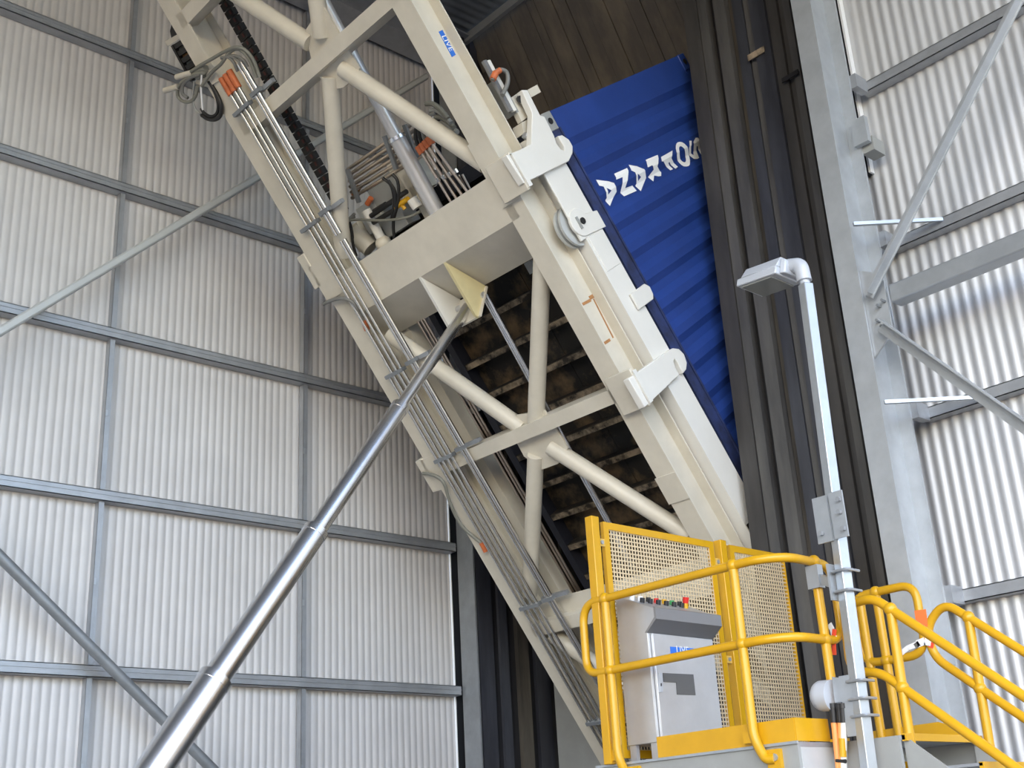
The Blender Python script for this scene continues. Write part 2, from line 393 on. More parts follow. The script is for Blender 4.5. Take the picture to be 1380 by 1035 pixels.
# corrugated side wall facing right
per = .30
def csurf(s):
    t = ((s-SA-.22) % per)/per
    if t < .26: h = 1
    elif t < .5: h = 1-(t-.26)/.24
    elif t < .76: h = 0
    else: h = (t-.76)/.24
    return XC1-.045+.034*h
ss = [SA+.22]; k = 0
while ss[-1] < SB-.05:
    base = SA+.22+k*per
    for t in (.26,.5,.76,1.0): ss.append(min(base+per*t, SB-.05))
    k += 1
rows = [[F(csurf(min(s,SB-.051)), s, n) for s in ss] for n in (NA+.14, NB-.10)]
MB().sheet(rows).build('side_panel', M['blue'], ct, fix=False, smooth=False)
rows = [[F(XC0-(csurf(min(s,SB-.051))-XC1), s, n) for s in ss] for n in (NA+.14, NB-.10)]
MB().sheet(rows).build('side_panel', M['blue'], ct, fix=False, smooth=False)
for (x0, x1) in ((XC1-.10, XC1-.012), (XC0+.012, XC0+.10)):
    b = MB(); b.fbox(x0, x1, SA+.17, SB-.17, NA, NA+.15)
    e = x1 if x1 > -8 else x0; sg = 1 if x1 > -8 else -1
    b.fbox(min(e, e+sg*.014), max(e, e+sg*.014), SA+.17, SB-.17, NA+.128, NA+.150)
    b.build('bottom_side_rail', M['blue_dirty'] if x1 > -8 else M['blue_black'], ct)
    MB().fbox(x0, x1, SA+.17, SB-.17, NB-.12, NB-.02).build('top_side_rail', M['blue'], ct)
    MB().fbox(x0-.0, x1, SA+.0, SA+.22, NA+.14, NB-.13).build('corner_post', M['blue'], ct)
    MB().fbox(x0, x1, SB-.22, SB, NA+.14, NB-.13).build('corner_post', M['blue'], ct)
    for (s0, s1) in ((SA-.005, SA+.18), (SB-.18, SB+.005)):
        for (n0, n1) in ((NA-.015, NA+.125), (NB-.13, NB)):
            b = MB().fbox(x0-.012, x1+.012, s0, s1, n0, n1); cc = b.build('corner_casting', M['plate'] if n0 < 1 else M['blue'], ct, bevel=.008)
            MB().tube([F(x1+.013,(s0+s1)/2,(n0+n1)/2), F(x1+.018,(s0+s1)/2,(n0+n1)/2)], .032, 12).build('lock_hole', M['black'], cc)
MB().fbox(XC0+.09, XC1-.09, SA+.03, SA+.09, NA+.1, NB-.05).build('end_wall', M['blue'], ct)
MB().fbox(XC0+.02, XC1-.02, SA+.05, SB-.05, NB-.06, NB-.02).build('roof_panel', M['blue'], ct)
MB().fbox(XC0+.05, XC1-.05, SB-.06, SB-.01, NA+.1, NB-.05).build('door_panel', M['blue'], ct)
MB().fbox(XC0+.03, XC1-.10, SA, SA+.16, NA, NA+.15).build('end_sill', M['blue_black'], ct)
MB().fbox(XC0+.03, XC1-.03, SB-.16, SB, NA, NA+.15).build('end_sill', M['blue_dirty'], ct)
# underside
for k in range(4):
    x0 = XC0+.1+k*(XC1-XC0-.2)/4; x1 = XC0+.1+(k+1)*(XC1-XC0-.2)/4
    MB().fbox(x0+.004, x1-.004, SA+.15, SB-.15, NA+.145, NA+.17).build('floor_board', M['under'], ct)
s = -.70
while s < SB-.3:
    b = MB(); b.fbox(XC0+.1, XC1-.1, s-.05, s+.012, NA+.012, NA+.022); o = b.build('crossmember', M['under_rail'], ct)
    b = MB(); b.fbox(XC0+.1, XC1-.1, s-.058, s-.048, NA+.012, NA+.145); b.build('crossmember_web', M['under_web'], o)
    s += .372
MB().fbox(-7.70,-7.62,.10,.22,NA-.03,NA+.01).build('tie_plate', M['plate_l'], ct)
# lettering
letters = [
 [[(805,241),(826,247.5),(831.5,258),(824,276.5),(817,269),(818.5,266.5),(812,252.5),(806.5,251)], [(816,254),(823,257.5),(819.5,262.5)]],
 [[(828,234),(845,226.5),(845.5,233),(843.5,253),(854,249),(860,256),(843,263.5),(837.5,258.5),(837.5,239.5),(829,243)]],
 [[(848,221.5),(867,229),(872.5,239),(865.5,256.5),(858,249.5),(859.5,246.5),(854.5,233),(849,230.5)], [(857.5,235),(864,238.5),(861,243.5)]],
 [[(869,216),(885,209.5),(886,214),(885.5,224.5),(893,231),(893,236),(889.5,236.5),(883.5,235.5),(882.5,243.5),(875,237.5),(881,228.5),(877.5,223.5),(871.5,226.5)]],
 [[(889.3,212.5),(904.8,203.7),(904.3,213.5),(915.6,223.7),(912,226.3),(902.5,218),(901.5,219.5),(909,226.8),(905.3,228.5),(893,218.2),(890.5,218.5)]],
 'O', 'S']
def letter_obj(outer, holes, parent):
    crv = bpy.data.curves.new('letter', 'CURVE'); crv.dimensions = '2D'; crv.fill_mode = 'FRONT'
    for poly in [outer]+holes:
        sp = crv.splines.new('POLY'); sp.points.add(len(poly)-1)
        for q, (a, b) in zip(sp.points, poly): q.co = (a, b, 0, 1)
        sp.use_cyclic_u = True
    tmp = bpy.data.objects.new('tmp', crv); C.objects.link(tmp)
    dg = bpy.context.evaluated_depsgraph_get(); dg.update()
    me = bpy.data.meshes.new_from_object(tmp.evaluated_get(dg)); bpy.data.objects.remove(tmp)
    bm = bmesh.new(); bm.from_mesh(me)
    for s in ss:
        g = bm.verts[:]+bm.edges[:]+bm.faces[:]
        bmesh.ops.bisect_plane(bm, geom=g, plane_co=(s,0,0), plane_no=(1,0,0))
    bmesh.ops.triangulate(bm, faces=bm.faces)
    off = V(parent['_o'])
    for v in bm.verts:
        s_, n_ = v.co.x, v.co.y; v.co = W(F(csurf(s_)+.006, s_, n_))-off
    bm.to_mesh(me); bm.free(); me.materials.clear(); me.materials.append(M['white'])
    o = bpy.data.objects.new('letter', me); C.objects.link(o); o.parent = parent; o['_o'] = tuple(off); return o
def px2sn(p): q = sn(atX(p[0], p[1], XC1-.02)); return (q[1], q[2])
def ell(cx, cy, ax, ay, ang, n=22):
    out = []
    for i in range(n):
        t = 2*math.pi*i/n; a, b = ax*math.cos(t), ay*math.sin(t); out.append((cx+a*math.cos(ang)-b*math.sin(ang), cy+a*math.sin(ang)+b*math.cos(ang)))
    return out
for L in letters:
    if L == 'O':
        letter_obj([px2sn(p) for p in ell(920.5,207.8,17.5,8.8,math.radians(62))], [[px2sn(p) for p in ell(920,207.8,11.0,4.2,math.radians(62))]], ct)
    elif L == 'S':
        pts = [(927.5,190.5),(930.8,190.5),(930.5,198),(933.5,206),(936.5,208),(936,202),(933,192),(936,186.5),(939,186.3),(942.5,190),(946,199),(949,208),(946,206.5),(941,197),(939,196.5),(941,204),(944,211.5),(942,213),(937,213),(931,208.5),(928,200)]
        letter_obj([px2sn(p) for p in pts], [], ct)
    else: letter_obj([px2sn(p) for p in L[0]], [[px2sn(p) for p in h] for h in L[1:]], ct)

# ================================================================== TILTING FRAME
tf = thing('tilting_frame', 'cream steel truss frame tipped steeply upward beneath the blue container', 'tipping frame', F(-8.1, 5.6, 0))
S0, S1 = -4.3, 5.7
H = .35
def chord(xa, xb, name='side_beam'):
    b = MB(); xm = (xa+xb)/2
    b.fbox(xa, xb, S0, S1, 0, .018); b.fbox(xm-.008, xm+.008, S0, S1, .018, H-.016); b.fbox(xa, xb, S0, S1, H-.016, H)
    return b.build(name, M['cream'], tf)
chord(-6.93, -6.71); chord(-9.55, -9.32)
# splice and doubler plates on the side beams
for (x0, x1, s0, s1) in ((-6.945,-6.70,-1.05,-.42),(-6.945,-6.70,2.35,2.62),(-9.60,-9.31,-.95,-.55),(-9.60,-9.31,1.35,1.72)):
    MB().fbox(x0, x1, s0, s1, -.012, 0).build('splice_plate', M['cream'], tf)
for s_ in (-.92, 1.52):
    b = MB(); b.fbox(-9.68,-9.55,s_-.18,s_+.2,-.012,.12); b.build('clamp_foot', M['cream'], tf, bevel=.01)
# main box beam
b = MB(); prof = [(-.72,0),(-.28,0),(.09,.34),(-.72,.34)]
b.prism([F(-9.43, s_, n_) for s_, n_ in prof], V((2.60,0,0))); b.build('cross_beam', M['cream'], tf)
# top and lower cross beams
for (s0, s1, h) in ((-2.53,-2.39,.24),(1.44,1.575,.2),(3.42,3.56,.2),(5.2,5.4,.25),(-3.74,-3.60,.2)):
    b = MB(); b.fbox(-9.43,-6.82,s0,s1,0,.016); b.fbox(-9.43,-6.82,s1-.014,s1,.016,h); b.fbox(-9.43,-6.82,s0,s0+.014,.016,h); b.fbox(-9.43,-6.82,s0,s1,h-.012,h)
    b.build('cross_beam', M['cream'], tf)
MB().fbox(-9.43,-6.82,3.24,3.42,.10,.115).build('cross_beam_flange', M['cream'], tf)
# K bracing tubes + gusset plates
NT = .10
def brace(a, c, r=.083):
    b = MB(); t = (c-a).normalized(); b.tube([a, a+t*.001, c-t*.001, c], r, 20); b.build('diagonal_tube', M['cream'], tf)
def P(px, py, n=NT): return fr(px, py, n)
brace(P(418,58), P(418,58)+(P(330,0)-P(418,58))*1.9)
brace(P(434,50), P(434,50)+(P(427,0)-P(434,50))*2.0)
brace(P(445,103), P(462,345))
brace(P(462,92), P(655,222))
brace(P(731,345), P(722,572))
brace(P(525,450), P(704,577))
brace(P(722,613), P(714,800))
brace(P(742,602), P(930,722))
c0 = F(-8.12,3.66,NT); brace(c0+V((-.12,0,0)), F(-9.3,4.9,NT)); brace(c0+V((.12,0,0)), F(-6.95,4.9,NT))
brace(F(-9.28,2.55,NT)+V((.05,0,0)), F(-8.2,3.36,NT)) if False else None
a_ = P(735,815); brace(F(-9.3,3.62,NT), F(-8.2,4.95,NT))
for poly in ([(436,10),(455,42),(463,58),(484,92),(482,103),(462,118),(443,122),(424,95),(415,62),(412,40),(420,28)],
             [(733,553),(745,572),(756,588),(765,604),(752,625),(730,633),(706,615),(697,598),(687,577),(695,560)]):
    MB().prism([P(x, y, NT-.012) for x, y in poly], N*.022).build('gusset_plate', M['cream'], tf)
# cylinder lugs on the box beam
for X, apex, mcol in ((-7.89,-.28,'yellow_cream'), (-8.27,-.28,'cream_w')):
    q = [(-.28,.0),(.11,.33),(.12,.30),(.33,.03),(.29,.0)]
    MB().prism([F(X-.02, s_, n_) for s_, n_ in q], V((.03,0,0))).build('pivot_lug', M[mcol], tf)
b = MB(); b.prism([F(-8.29,.33,.03),F(-8.29,.12,.31),F(-8.29,.105,.30),F(-8.29,.315,.02)], V((.44,0,0))); b.build('lug_end_plate', M['cream'], tf)
PIN = atX(632, 409, -8.09)
MB().tube([V((-8.30,PIN.y,PIN.z)), V((-7.86,PIN.y,PIN.z))], .035, 12).build('pivot_pin', M['steel'], tf)
# longitudinal clamp cylinder in the middle of the frame
b = MB(); a_ = F(-7.93,-4.2,.40); c_ = F(-8.03,-.70,.40)
t_ = c_-a_; mid = a_+t_*.76
b.tube([a_, mid], .062, 18); b.tube([mid, c_], .080, 18); b.build('centre_cylinder', M['barrel'], tf)
b = MB(); b.tube([mid-t_*.004, mid+t_*.006], .092, 18); b.tube([a_+t_*.985, a_+t_*.993], .093, 18); b.build('cylinder_collar', M['chrome'], tf)
MB().tube([F(-8.02,.0,.42), F(-8.11,4.0,.42)], .026, 14).build('centre_rod', M['chrome'], tf)
MB().tube([F(-8.075,.0,.45), F(-8.165,4.0,.45)], .026, 14).build('centre_rod', M['chrome'], tf)
# carriage rails
b = MB(); b.fbox(-6.86,-6.60,-.85,4.7,.375,.39); b.fbox(-6.625,-6.60,-.75,3.15,.39,.66); b.fbox(-6.86,-6.84,-.8,4.7,.39,.66); b.build('carriage_rail', M['cream_w'], tf)
b = MB(); b.fbox(-9.36,-9.16,-.7,5.2,.375,.39); b.fbox(-9.175,-9.16,-.7,5.2,.39,.55); b.build('carriage_rail', M['cream'], tf)
MB().fbox(-6.62,-6.598,-.60,.17,.30,.66).build('rail_doubler', M['cream_w'], tf, bevel=.006)
MB().fbox(-6.602,-6.594,.17,.52,.41,.64).build('rail_doubler', M['cream_w'], tf, bevel=.006)
# rail pad
b = MB(); q = [(850,396),(862,417),(881,403),(880.5,396),(876,386),(869,382)]
b.prism([atX(x, y, -6.57) for x, y in q], V((-.025,0,0))); b.build('guide_pad', M['cream_w'], tf, bevel=.006)
# hooks (container clamps)
def hook(px, X0=-6.62, X1=-6.55):
    b = MB(); b.prism([atX(x, y, X1) for x, y in px], V((X0-X1,0,0))); return b
h1 = [(682,209),(700,202),(716,194),(717.5,152),(703,121),(711,121),(728,155),(734,157),(747,183),(750,193),(756,201),(761,203),(761,198),(756,190),(752,183),(758,182),(767,188),(772,197),(772,206),(767,217),(706,247)]
hk = hook(h1).build('container_clamp', M['cream_w'], tf, bevel=.006)
h2 = [(847,510),(900,473),(907,469),(915,470),(922,477),(926,489),(925,498),(921,503),(917,496),(913,488),(909.5,483),(908,487),(911,496),(916,505),(869,549)]
hk2 = hook(h2).build('container_clamp', M['cream_w'], tf, bevel=.006)
for (s0, s1, par) in ((-.80,-.44,hk), (1.33,1.70,hk2)):
    MB().fbox(-6.86,-6.55,s0,s1,-.06,-.02).build('clamp_base', M['cream'], par, bevel=.006)
    MB().fbox(-6.62,-6.53,s0+.03,s1-.02,-.05,.0).build('clamp_packer', M['cream_w'], par)
# channel bracket above the first hook
b = MB(); q = [(688,132),(703,122),(719,152),(703,164)]
b.prism([atX(x, y, -6.66) for x, y in q], V((-.05,0,0))); b.build('clamp_bracket', M['cream'], tf)
b = MB(); b.prism([atX(x, y, -6.57) for x, y in ((711,121),(724,114),(729,124),(716,131))], V((-.02,0,0))); b.build('bracket_flange', M['cream'], tf)
b = MB(); b.prism([atX(x, y, -6.66) for x, y in ((703,165),(718,158),(716,176),(706,180))], V((-.12,0,0))); b.build('bracket_block', M['cream'], tf)
b = MB(); b.tube([atX(706,182,-6.64), atX(716,189,-6.64)], .03, 10); b.build('bracket_bolt', M['steel'], tf)
b = MB(); b.tube([atX(701,133,-6.63), atX(702.5,133.5,-6.60)], .035, 8); b.build('bracket_bolt', M['black'], tf)
# slide rods and flat strips at the upper right edge
for off, mm_ in ((0,'steel_dark'),(5,'cream_w')):
    b = MB().bar(atX(652+off,82,-6.66), atX(688+off,150,-6.66), .03, .045, N); b.build('slide_rail', M[mm_], tf)
MB().fbox(-6.80,-6.66,-1.45,-1.1,.46,.50).build('slide_plate', M['plate'], tf)
b = MB().tube(smoothpath([atX(664,108,-6.62), atX(667,98,-6.6), atX(674,94,-6.58), atX(683,98,-6.57), atX(684,112,-6.58), atX(677,128,-6.6)]), .020, 10); b.build('hose', M['hose'], tf)
b = MB().tube([atX(664,107,-6.62), atX(668,98,-6.6)], .03, 10); b.tube([atX(668,98,-6.6), atX(674,94.5,-6.58)], .027, 10); b.build('hose_fitting', M['orange'], tf)
# pulley
pc = atX(781,300,-6.60)
b = MB().tube([pc+V((-.13,0,0)), pc+V((-.10,0,0))], .20, 26); b.tube([pc+V((-.10,0,0)), pc+V((-.07,0,0))], .16, 26); b.tube([pc+V((-.07,0,0)), pc+V((-.045,0,0))], .20, 26)
b.build('pulley', M['plate_l'], tf)
cv = pc+V((.015,0,0)); ring = [cv+(D*math.cos(t)+N*math.sin(t))*.135 for t in [math.radians(a) for a in range(-10,-251,-20)]]
ring += [cv-D*.02+N*.30, cv+D*.15+N*.30]
o = MB().prism(ring, V((-.03,0,0))).build('pulley_cover', M['cream_w'], tf, bevel=.005)
MB().tube([cv+V((-.02,0,0))+N*.03, cv+V((.012,0,0))+N*.03], .032, 12).build('pulley_pin', M['black'], o)
b = MB(); b.bar(cv+D*.06-N*.03+V((.004,0,0)), cv-D*.06-N*.03+V((.004,0,0)), .012, .03, N); b.build('keeper_plate', M['plate'], o)
for (x, y) in ((755,268),(797,338)):
    p = atX(x, y, -6.66); b = MB().tube([p+V((-.1,0,0)), p+V((.03,0,0))], .028, 10); b.tube([p+V((.0,0,0)), p+V((.015,0,0))], .045, 10); b.build('guide_roller', M['steel'], tf)
# rusty weld marks on the right beam web
XW = -6.82+.0085
for q in ([(784,408.5),(795,402.5),(797,406),(786,412)], [(793,399.5),(798,396.5),(801,401),(796,404)], [(799,403),(800.2,402.4),(827,455),(825.6,455.8)], [(812,462),(821,456),(823,459.5),(814,465.5)]):
    MB().prism([atX(x, y, XW) for x, y in q], V((.003,0,0))).build('weld_mark', M['rust'], tf)
for (x, y) in ((260,19),(267,18)):
    p = atX(x, y, -9.435+.009); MB().tube([p, p+V((.004,0,0))], .022, 12).build('bolt_hole', M['sticker'], tf)
# blue warning sign on the right beam
def text_obj(txt, size, origin, ex, ey, m, parent, name='lettering'):
    cu = bpy.data.curves.new(name, 'FONT'); cu.body = txt; cu.size = 1; cu.align_x = 'CENTER'; cu.align_y = 'CENTER'
    tmp = bpy.data.objects.new('tmp', cu); C.objects.link(tmp); dg = bpy.context.evaluated_depsgraph_get(); dg.update()
    me = bpy.data.meshes.new_from_object(tmp.evaluated_get(dg)); bpy.data.objects.remove(tmp)
    off = V(parent['_o']); ex = V(ex)*size; ey = V(ey)*size
    for v in me.vertices: v.co = W(V(origin)+ex*v.co.x+ey*v.co.y)-off
    me.materials.clear(); me.materials.append(m)
    o = bpy.data.objects.new(name, me); C.objects.link(o); o.parent = parent; o['_o'] = tuple(off); return o
q = [atX(x, y, XW) for x, y in ((591,43),(596,40.5),(614,74),(609,77))]
sg = MB().prism(q, V((.004,0,0))).build('warning_sign', M['signblue'], tf)
mid = (q[0]+q[1]+q[2]+q[3])/4+V((.006,0,0)); text_obj('LIVE', .085, mid, D, N, M['white'], sg)

# hydraulic tubing on the left beam
b0 = [((325,105),(650,697)),((334,108),(655,697)),((343,106),(661,697))]
XB = -9.40
def pipe(pts, r, m, parent=tf, name='hydraulic_pipe'): return MB().tube(pts, r, 10).build(name, m, parent)
TOPS = -2.80; NP = -.035
PX = (-9.265,-9.185,-9.11)
for x_ in PX: pipe([F(x_, TOPS, NP), F(x_, 5.4, NP)], .0165, M['tubing'])
pipe([F(-9.335, .42, NP), F(-9.335, 5.4, NP)], .0165, M['tubing'])
for x_, r_ in ((-8.955,.019),(-8.90,.024)):
    pipe([F(x_,-2.95,NP), F(x_,-1.05,NP)], r_, M['tubing']); pipe([F(x_+.01,-.98,NP), F(x_+.03,5.4,NP)], r_-.001, M['tubing'])
for dx in (0,.055,.095): pipe([F(-8.95+dx,-.1,.34), F(-8.95+dx,5.0,.34)], .014, M['bronze'])
for s_ in (-2.60,-1.28,.42,1.42,3.20,4.62):
    b = MB(); b.fbox(-9.36,-9.07,s_-.018,s_+.018,-.018,-.004); b.fbox(-9.36,-9.07,s_-.018,s_+.018,-.070,-.055)
    for x_ in (-9.335,)+PX: b.fbox(x_-.026,x_+.026,s_-.020,s_+.020,-.062,-.012)
    b.build('pipe_clamp', M['galv_dark'], tf)
    b = MB(); b.fbox(-8.99,-8.84,s_-.05,s_-.01,-.075,-.015); b.build('pipe_clamp', M['galv_dark'], tf)
    b = MB(); b.fbox(-9.05,-8.68,s_-.045,s_-.005,-.010,.035); b.build('clamp_rail', M['galv'], tf)
for s_ in (.35,1.15): MB().fbox(-8.98,-8.82,s_-.03,s_+.03,.355,.375).build('pipe_clamp', M['galv_dark'], tf)
# orange fittings
for x_ in PX: MB().tube([F(x_,TOPS-.17,NP), F(x_,TOPS+.02,NP)], .034, 10).build('hose_fitting', M['orange'], tf)
b = MB().tube([fr(490,432,-.01), fr(495,445,-.01)], .03, 10); b.build('hose_fitting', M['orange'], tf)
b = MB().tube([fr(649,731,-.02), fr(655,743,-.02)], .03, 10); b.build('hose_fitting', M['orange'], tf)
# hoses beside the clamp feet
b = MB().tube(smoothpath([fr(436,410,-.03), fr(446,405,-.05), fr(462,402,-.05), fr(476,408,-.04), fr(484,421,-.02), fr(490,432,-.01)]), .019, 10); b.build('hose', M['hose'], tf)
b = MB().tube(smoothpath([fr(570,638,-.03), fr(580,639,-.05), fr(592,644,-.06), fr(600,655,-.06), fr(606,676,-.06), fr(622,708,-.04), fr(650,733,-.02)]), .018, 10); b.build('hose', M['conduit'], tf)
# feet that carry the frame pivot
for x0 in (-9.5,-6.9):
    b = MB(); p = F(x0+.07,5.62,.15); b.box(x0,x0+.16,p.y-.25,p.y+.1,FZ,p.z+.15); b.build('pivot_pedestal', M['plate'], tf)
b = MB(); p = F(0,5.62,.15); b.tube([V((-9.6,p.y,p.z)), V((-6.65,p.y,p.z))], .06, 14); b.build('pivot_shaft', M['steel'], tf)

# hoses at the top left of the frame
hb = thing('hose_bundle', 'looped grey and black hoses hanging off the upper left frame beam', 'hoses', fr(268,110,-.05))
def hz(pts, r, m, n=-.06, nm='hose'):
    MB().tube(smoothpath([fr(x, y, n+(d[0] if d else 0)) for x, y, *d in pts]), r, 10).build(nm, m, hb)
hz([(346,105,.02),(338,84,.02),(328,70,.0),(318,66,0),(308,72),(298,86),(285,98),(272,116)], .018, M['conduit'])
hz([(350,104,.02),(342,82,.02),(330,67,.0),(317,64,-.02),(302,70),(288,78),(272,87),(258,96),(244,103)], .018, M['conduit'])
for k in range(3): hz([(320+k*7,96-k*3,.02),(315+k*6,84-k*2,.0),(307+k*4,77-k,.0),(298,78)], .016, M['hose'])
hz([(276,98),(262,100),(248,108),(240,118),(240,130),(248,137),(258,136),(264,128),(266,116)], .018, M['conduit'])
hz([(270,100),(258,104),(247,114),(246,126),(253,132)], .018, M['hose'])
hz([(282,110,.05),(292,126,.05),(298,142,.03),(297,155,.02),(290,161),(280,160),(272,155)], .022, M['black'])
hz([(280,108,.05),(289,124,.05),(294,140,.03),(292,153,.02),(284,157),(275,152),(271,146)], .016, M['black'])
hz([(272,100),(271,118),(272,135),(273,148)], .010, M['white'], nm='marked_hose'); hz([(262,110),(260,130),(263,146),(270,154)], .010, M['plate'], nm='marked_hose')
for p0, p1 in (((238,104),(258,98)), ((222,122),(240,117))):
    b = MB().tube([fr(*p0,-.06), fr(*p1,-.06)], .030, 12); o = b.build('pipe_stub', M['cream'], hb)
    t_ = (fr(*p1,-.06)-fr(*p0,-.06)).normalized(); MB().tube([fr(*p0,-.06)-t_*.003, fr(*p0,-.06)-t_*.001], .022, 12).build('bore', M['black'], o)
b = MB().tube([fr(264,96,-.03), fr(278,92,-.03)], .035, 10); b.tube([fr(266,104,-.03), fr(276,100,-.03)], .03, 10); b.build('swivel_joint', M['conduit'], hb)
MB().prism([fr(x, y, -.02) for x, y in ((262,112),(270,96),(288,94),(296,108),(280,118))], N*.02).build('mounting_plate', M['cream'], hb)

# cable chains
def chain(label, a, c, wdt, n, mats, h=.06, marks=False):
    ro = thing('cable_chain', label, 'cable chain', c)
    for k in range(n):
        p = a.lerp(c, k/n); q = a.lerp(c, (k+.86)/n)
        MB().bar(p, q, wdt, h, N).build('chain_link', M['black'], ro)
        if marks:
            MB().bar(p.lerp(q,.2)-N*.0+V((wdt*.2,0,0))-N*(h/2+.003), p.lerp(q,.75)+V((wdt*.2,0,0))-N*(h/2+.003), wdt*.22, .006, N).build('red_mark', M['redmark'], ro)
    return ro
chain('black cable chain with red marks along the inside of left frame beam', fr(310,13,.42)-D*.6, fr(447,258,.42)+D*.25, .125, 34, None, marks=True)
lad = thing('cable_carrier', 'short black ladder shaped cable carrier outside the upper left frame beam', 'cable carrier', fr(255,70,.2))
a0, a1, c0_, c1_ = fr(236,60,.2), fr(262,44,.2), fr(262,108,.2), fr(286,92,.2)
MB().bar(a0, c0_, .03, .10, N).build('side_rail', M['black'], lad); MB().bar(a1, c1_, .03, .10, N).build('side_rail', M['black'], lad)
for k in range(5):
    t = (k+.3)/5; MB().bar(a0.lerp(c0_,t), a1.lerp(c1_,t), .05, .08, N).build('rung', M['black'], lad)
    MB().tube([a0.lerp(c0_,t+.1)+N*.02, a1.lerp(c1_,t+.1)+N*.02], .022, 8).build('carried_hose', M['rust'] if k % 2 else M['conduit'], lad)
MB().prism([fr(x, y, .15) for x, y in ((222,56),(250,40),(254,45),(226,62))], N*.02).build('guide_plate', M['cream'], lad)
MB().prism([fr(x, y, .25) for x, y in ((229,42),(231,32),(241,23),(252,40),(231,52))], N*.12).build('cover', M['black'], lad)

# hydraulic valve station inside the frame
hv = thing('hydraulic_valve_station', 'cluster of hydraulic valves, tubes and hoses above the frame cross beam', 'hydraulics', fr(540,300,.5))
NV = .55
for k in range(6):
    a_ = fr(468+k*1.2, 229+k*7.6, NV); c_ = fr(557+k*3.5, 166+k*8.0, NV)
    MB().tube([a_, c_], .0185, 8).build('tube', M['bronze'], hv)
for k, (x, y) in enumerate(((471,240),(521,195),(548,180))):
    MB().bar(fr(x-3, y-12, NV-.03), fr(x+13, y+33, NV-.03), .045, .03, N).build('tube_clamp', M['galv_dark'], hv)
for k in range(4):
    p0 = (568+k*4.6, 205-k*4.2); p1 = (611+k*8, 277-k*4.0)
    MB().tube([fr(*p0, .40), fr(*p1, .40)], .0165, 10).build('tube', M['bronze'], hv)
    MB().tube([fr(p0[0]-5, p0[1]-8, .40), fr(p0[0]+1, p0[1]+2, .40)], .034, 10).build('hose_fitting', M['orange'], hv)
    MB().tube(smoothpath([fr(p0[0]-4, p0[1]-8, .40), fr(p0[0]-8, p0[1]-20, .38), fr(p0[0]-6, p0[1]-34, .42), fr(p0[0]+4, p0[1]-40, .46)]), .020, 8).build('hose', M['black'] if k < 2 else M['hose'], hv)
    MB().tube([fr(589+k*8, 240-k*4, .40), fr(592+k*8, 245-k*4, .40)], .024, 8).build('sleeve', M['tubing'], hv)
for k in range(2): MB().tube([fr(618+k*5,236-k,.45), fr(632+k*5,262-k,.45)], .012, 8).build('tube', M['bronze'], hv)
for k in range(4):
    MB().tube(smoothpath([fr(574+k*6,140+k*9,.72), fr(583+k*6,140+k*9,.72), fr(593+k*6,147+k*9,.7), fr(604+k*4,160+k*6,.66)]), .026, 8).build('hose', M['plate'] if k % 2 else M['conduit'], hv)
def vb(px, py, dx, ds, dn, m, nm, n=.5):
    p = sn(fr(px, py, n)); return MB().fbox(p[0]-dx/2, p[0]+dx/2, p[1]-ds/2, p[1]+ds/2, n, n+dn).build(nm, m, hv, bevel=.006)
vb(548,238,.35,.42,.2,M['cream'],'valve_block',.55); vb(520,255,.5,.25,.2,M['plate'],'valve_block',.55); vb(500,292,.30,.3,.2,M['plate_l'],'valve_block',.55)
vb(565,262,.20,.5,.1,M['cream'],'mounting_bracket',.55); vb(482,320,.2,.28,.25,M['cream'],'terminal_box',.5); vb(530,300,.35,.2,.2,M['plate_l'],'valve_block',.55)
MB().tube([fr(493,283,.45), fr(513,320,.45)], .050, 14).build('pump_body', M['cream_w'], hv); MB().ball(fr(517,328,.45), .085).build('pump_head', M['cream'], hv)
MB().tube([fr(500,335,.5), fr(476,312,.5)], .10, 14).build('motor', M['cream'], hv)
MB().tube([fr(555,268,.45), fr(563,280,.45)], .055, 14).build('accumulator', M['cream_w'], hv)
b = MB().tube([fr(532,280,.42), fr(550,268,.42)], .028, 10); b.tube([fr(536,268,.42), fr(546,282,.42)], .02, 8); b.build('shutoff_valve', M['yellow'], hv)
for (p0, p1) in (((500,291),(548,258)),((503,300),(530,284)),((504,285),(520,275))): MB().tube([fr(*p0,.42), fr(*p1,.42)], .026, 10).build('spool_valve', M['black'], hv)
for pts in ([(529,235),(536,245),(537,270),(530,300),(533,335)], [(516,240),(527,250),(531,270),(528,295)], [(523,243),(532,258),(534,280)], [(470,296),(474,312),(476,330),(480,345)]):
    MB().tube(smoothpath([fr(x, y, .40) for x, y in pts]), .017, 8).build('hose', M['black'], hv)
MB().tube(smoothpath([fr(x, y, .36) for x, y in ((452,306),(468,298),(485,296),(505,297),(530,296),(552,292),(566,285))]), .014, 8).build('hose', M['conduit'], hv)
for k in range(2): MB().tube(smoothpath([fr(453+k*5,309+k*2,.36), fr(462+k*4,300,.36), fr(478,292-k*4,.4)]), .016, 8).build('hose', M['hose'], hv)
MB().tube([fr(495,275,.5), fr(500,267,.5)], .03, 8).build('hose_fitting', M['orange'], hv); MB().tube([fr(476,262,.6), fr(484,252,.6)], .03, 8).build('hose_fitting', M['rust'], hv)

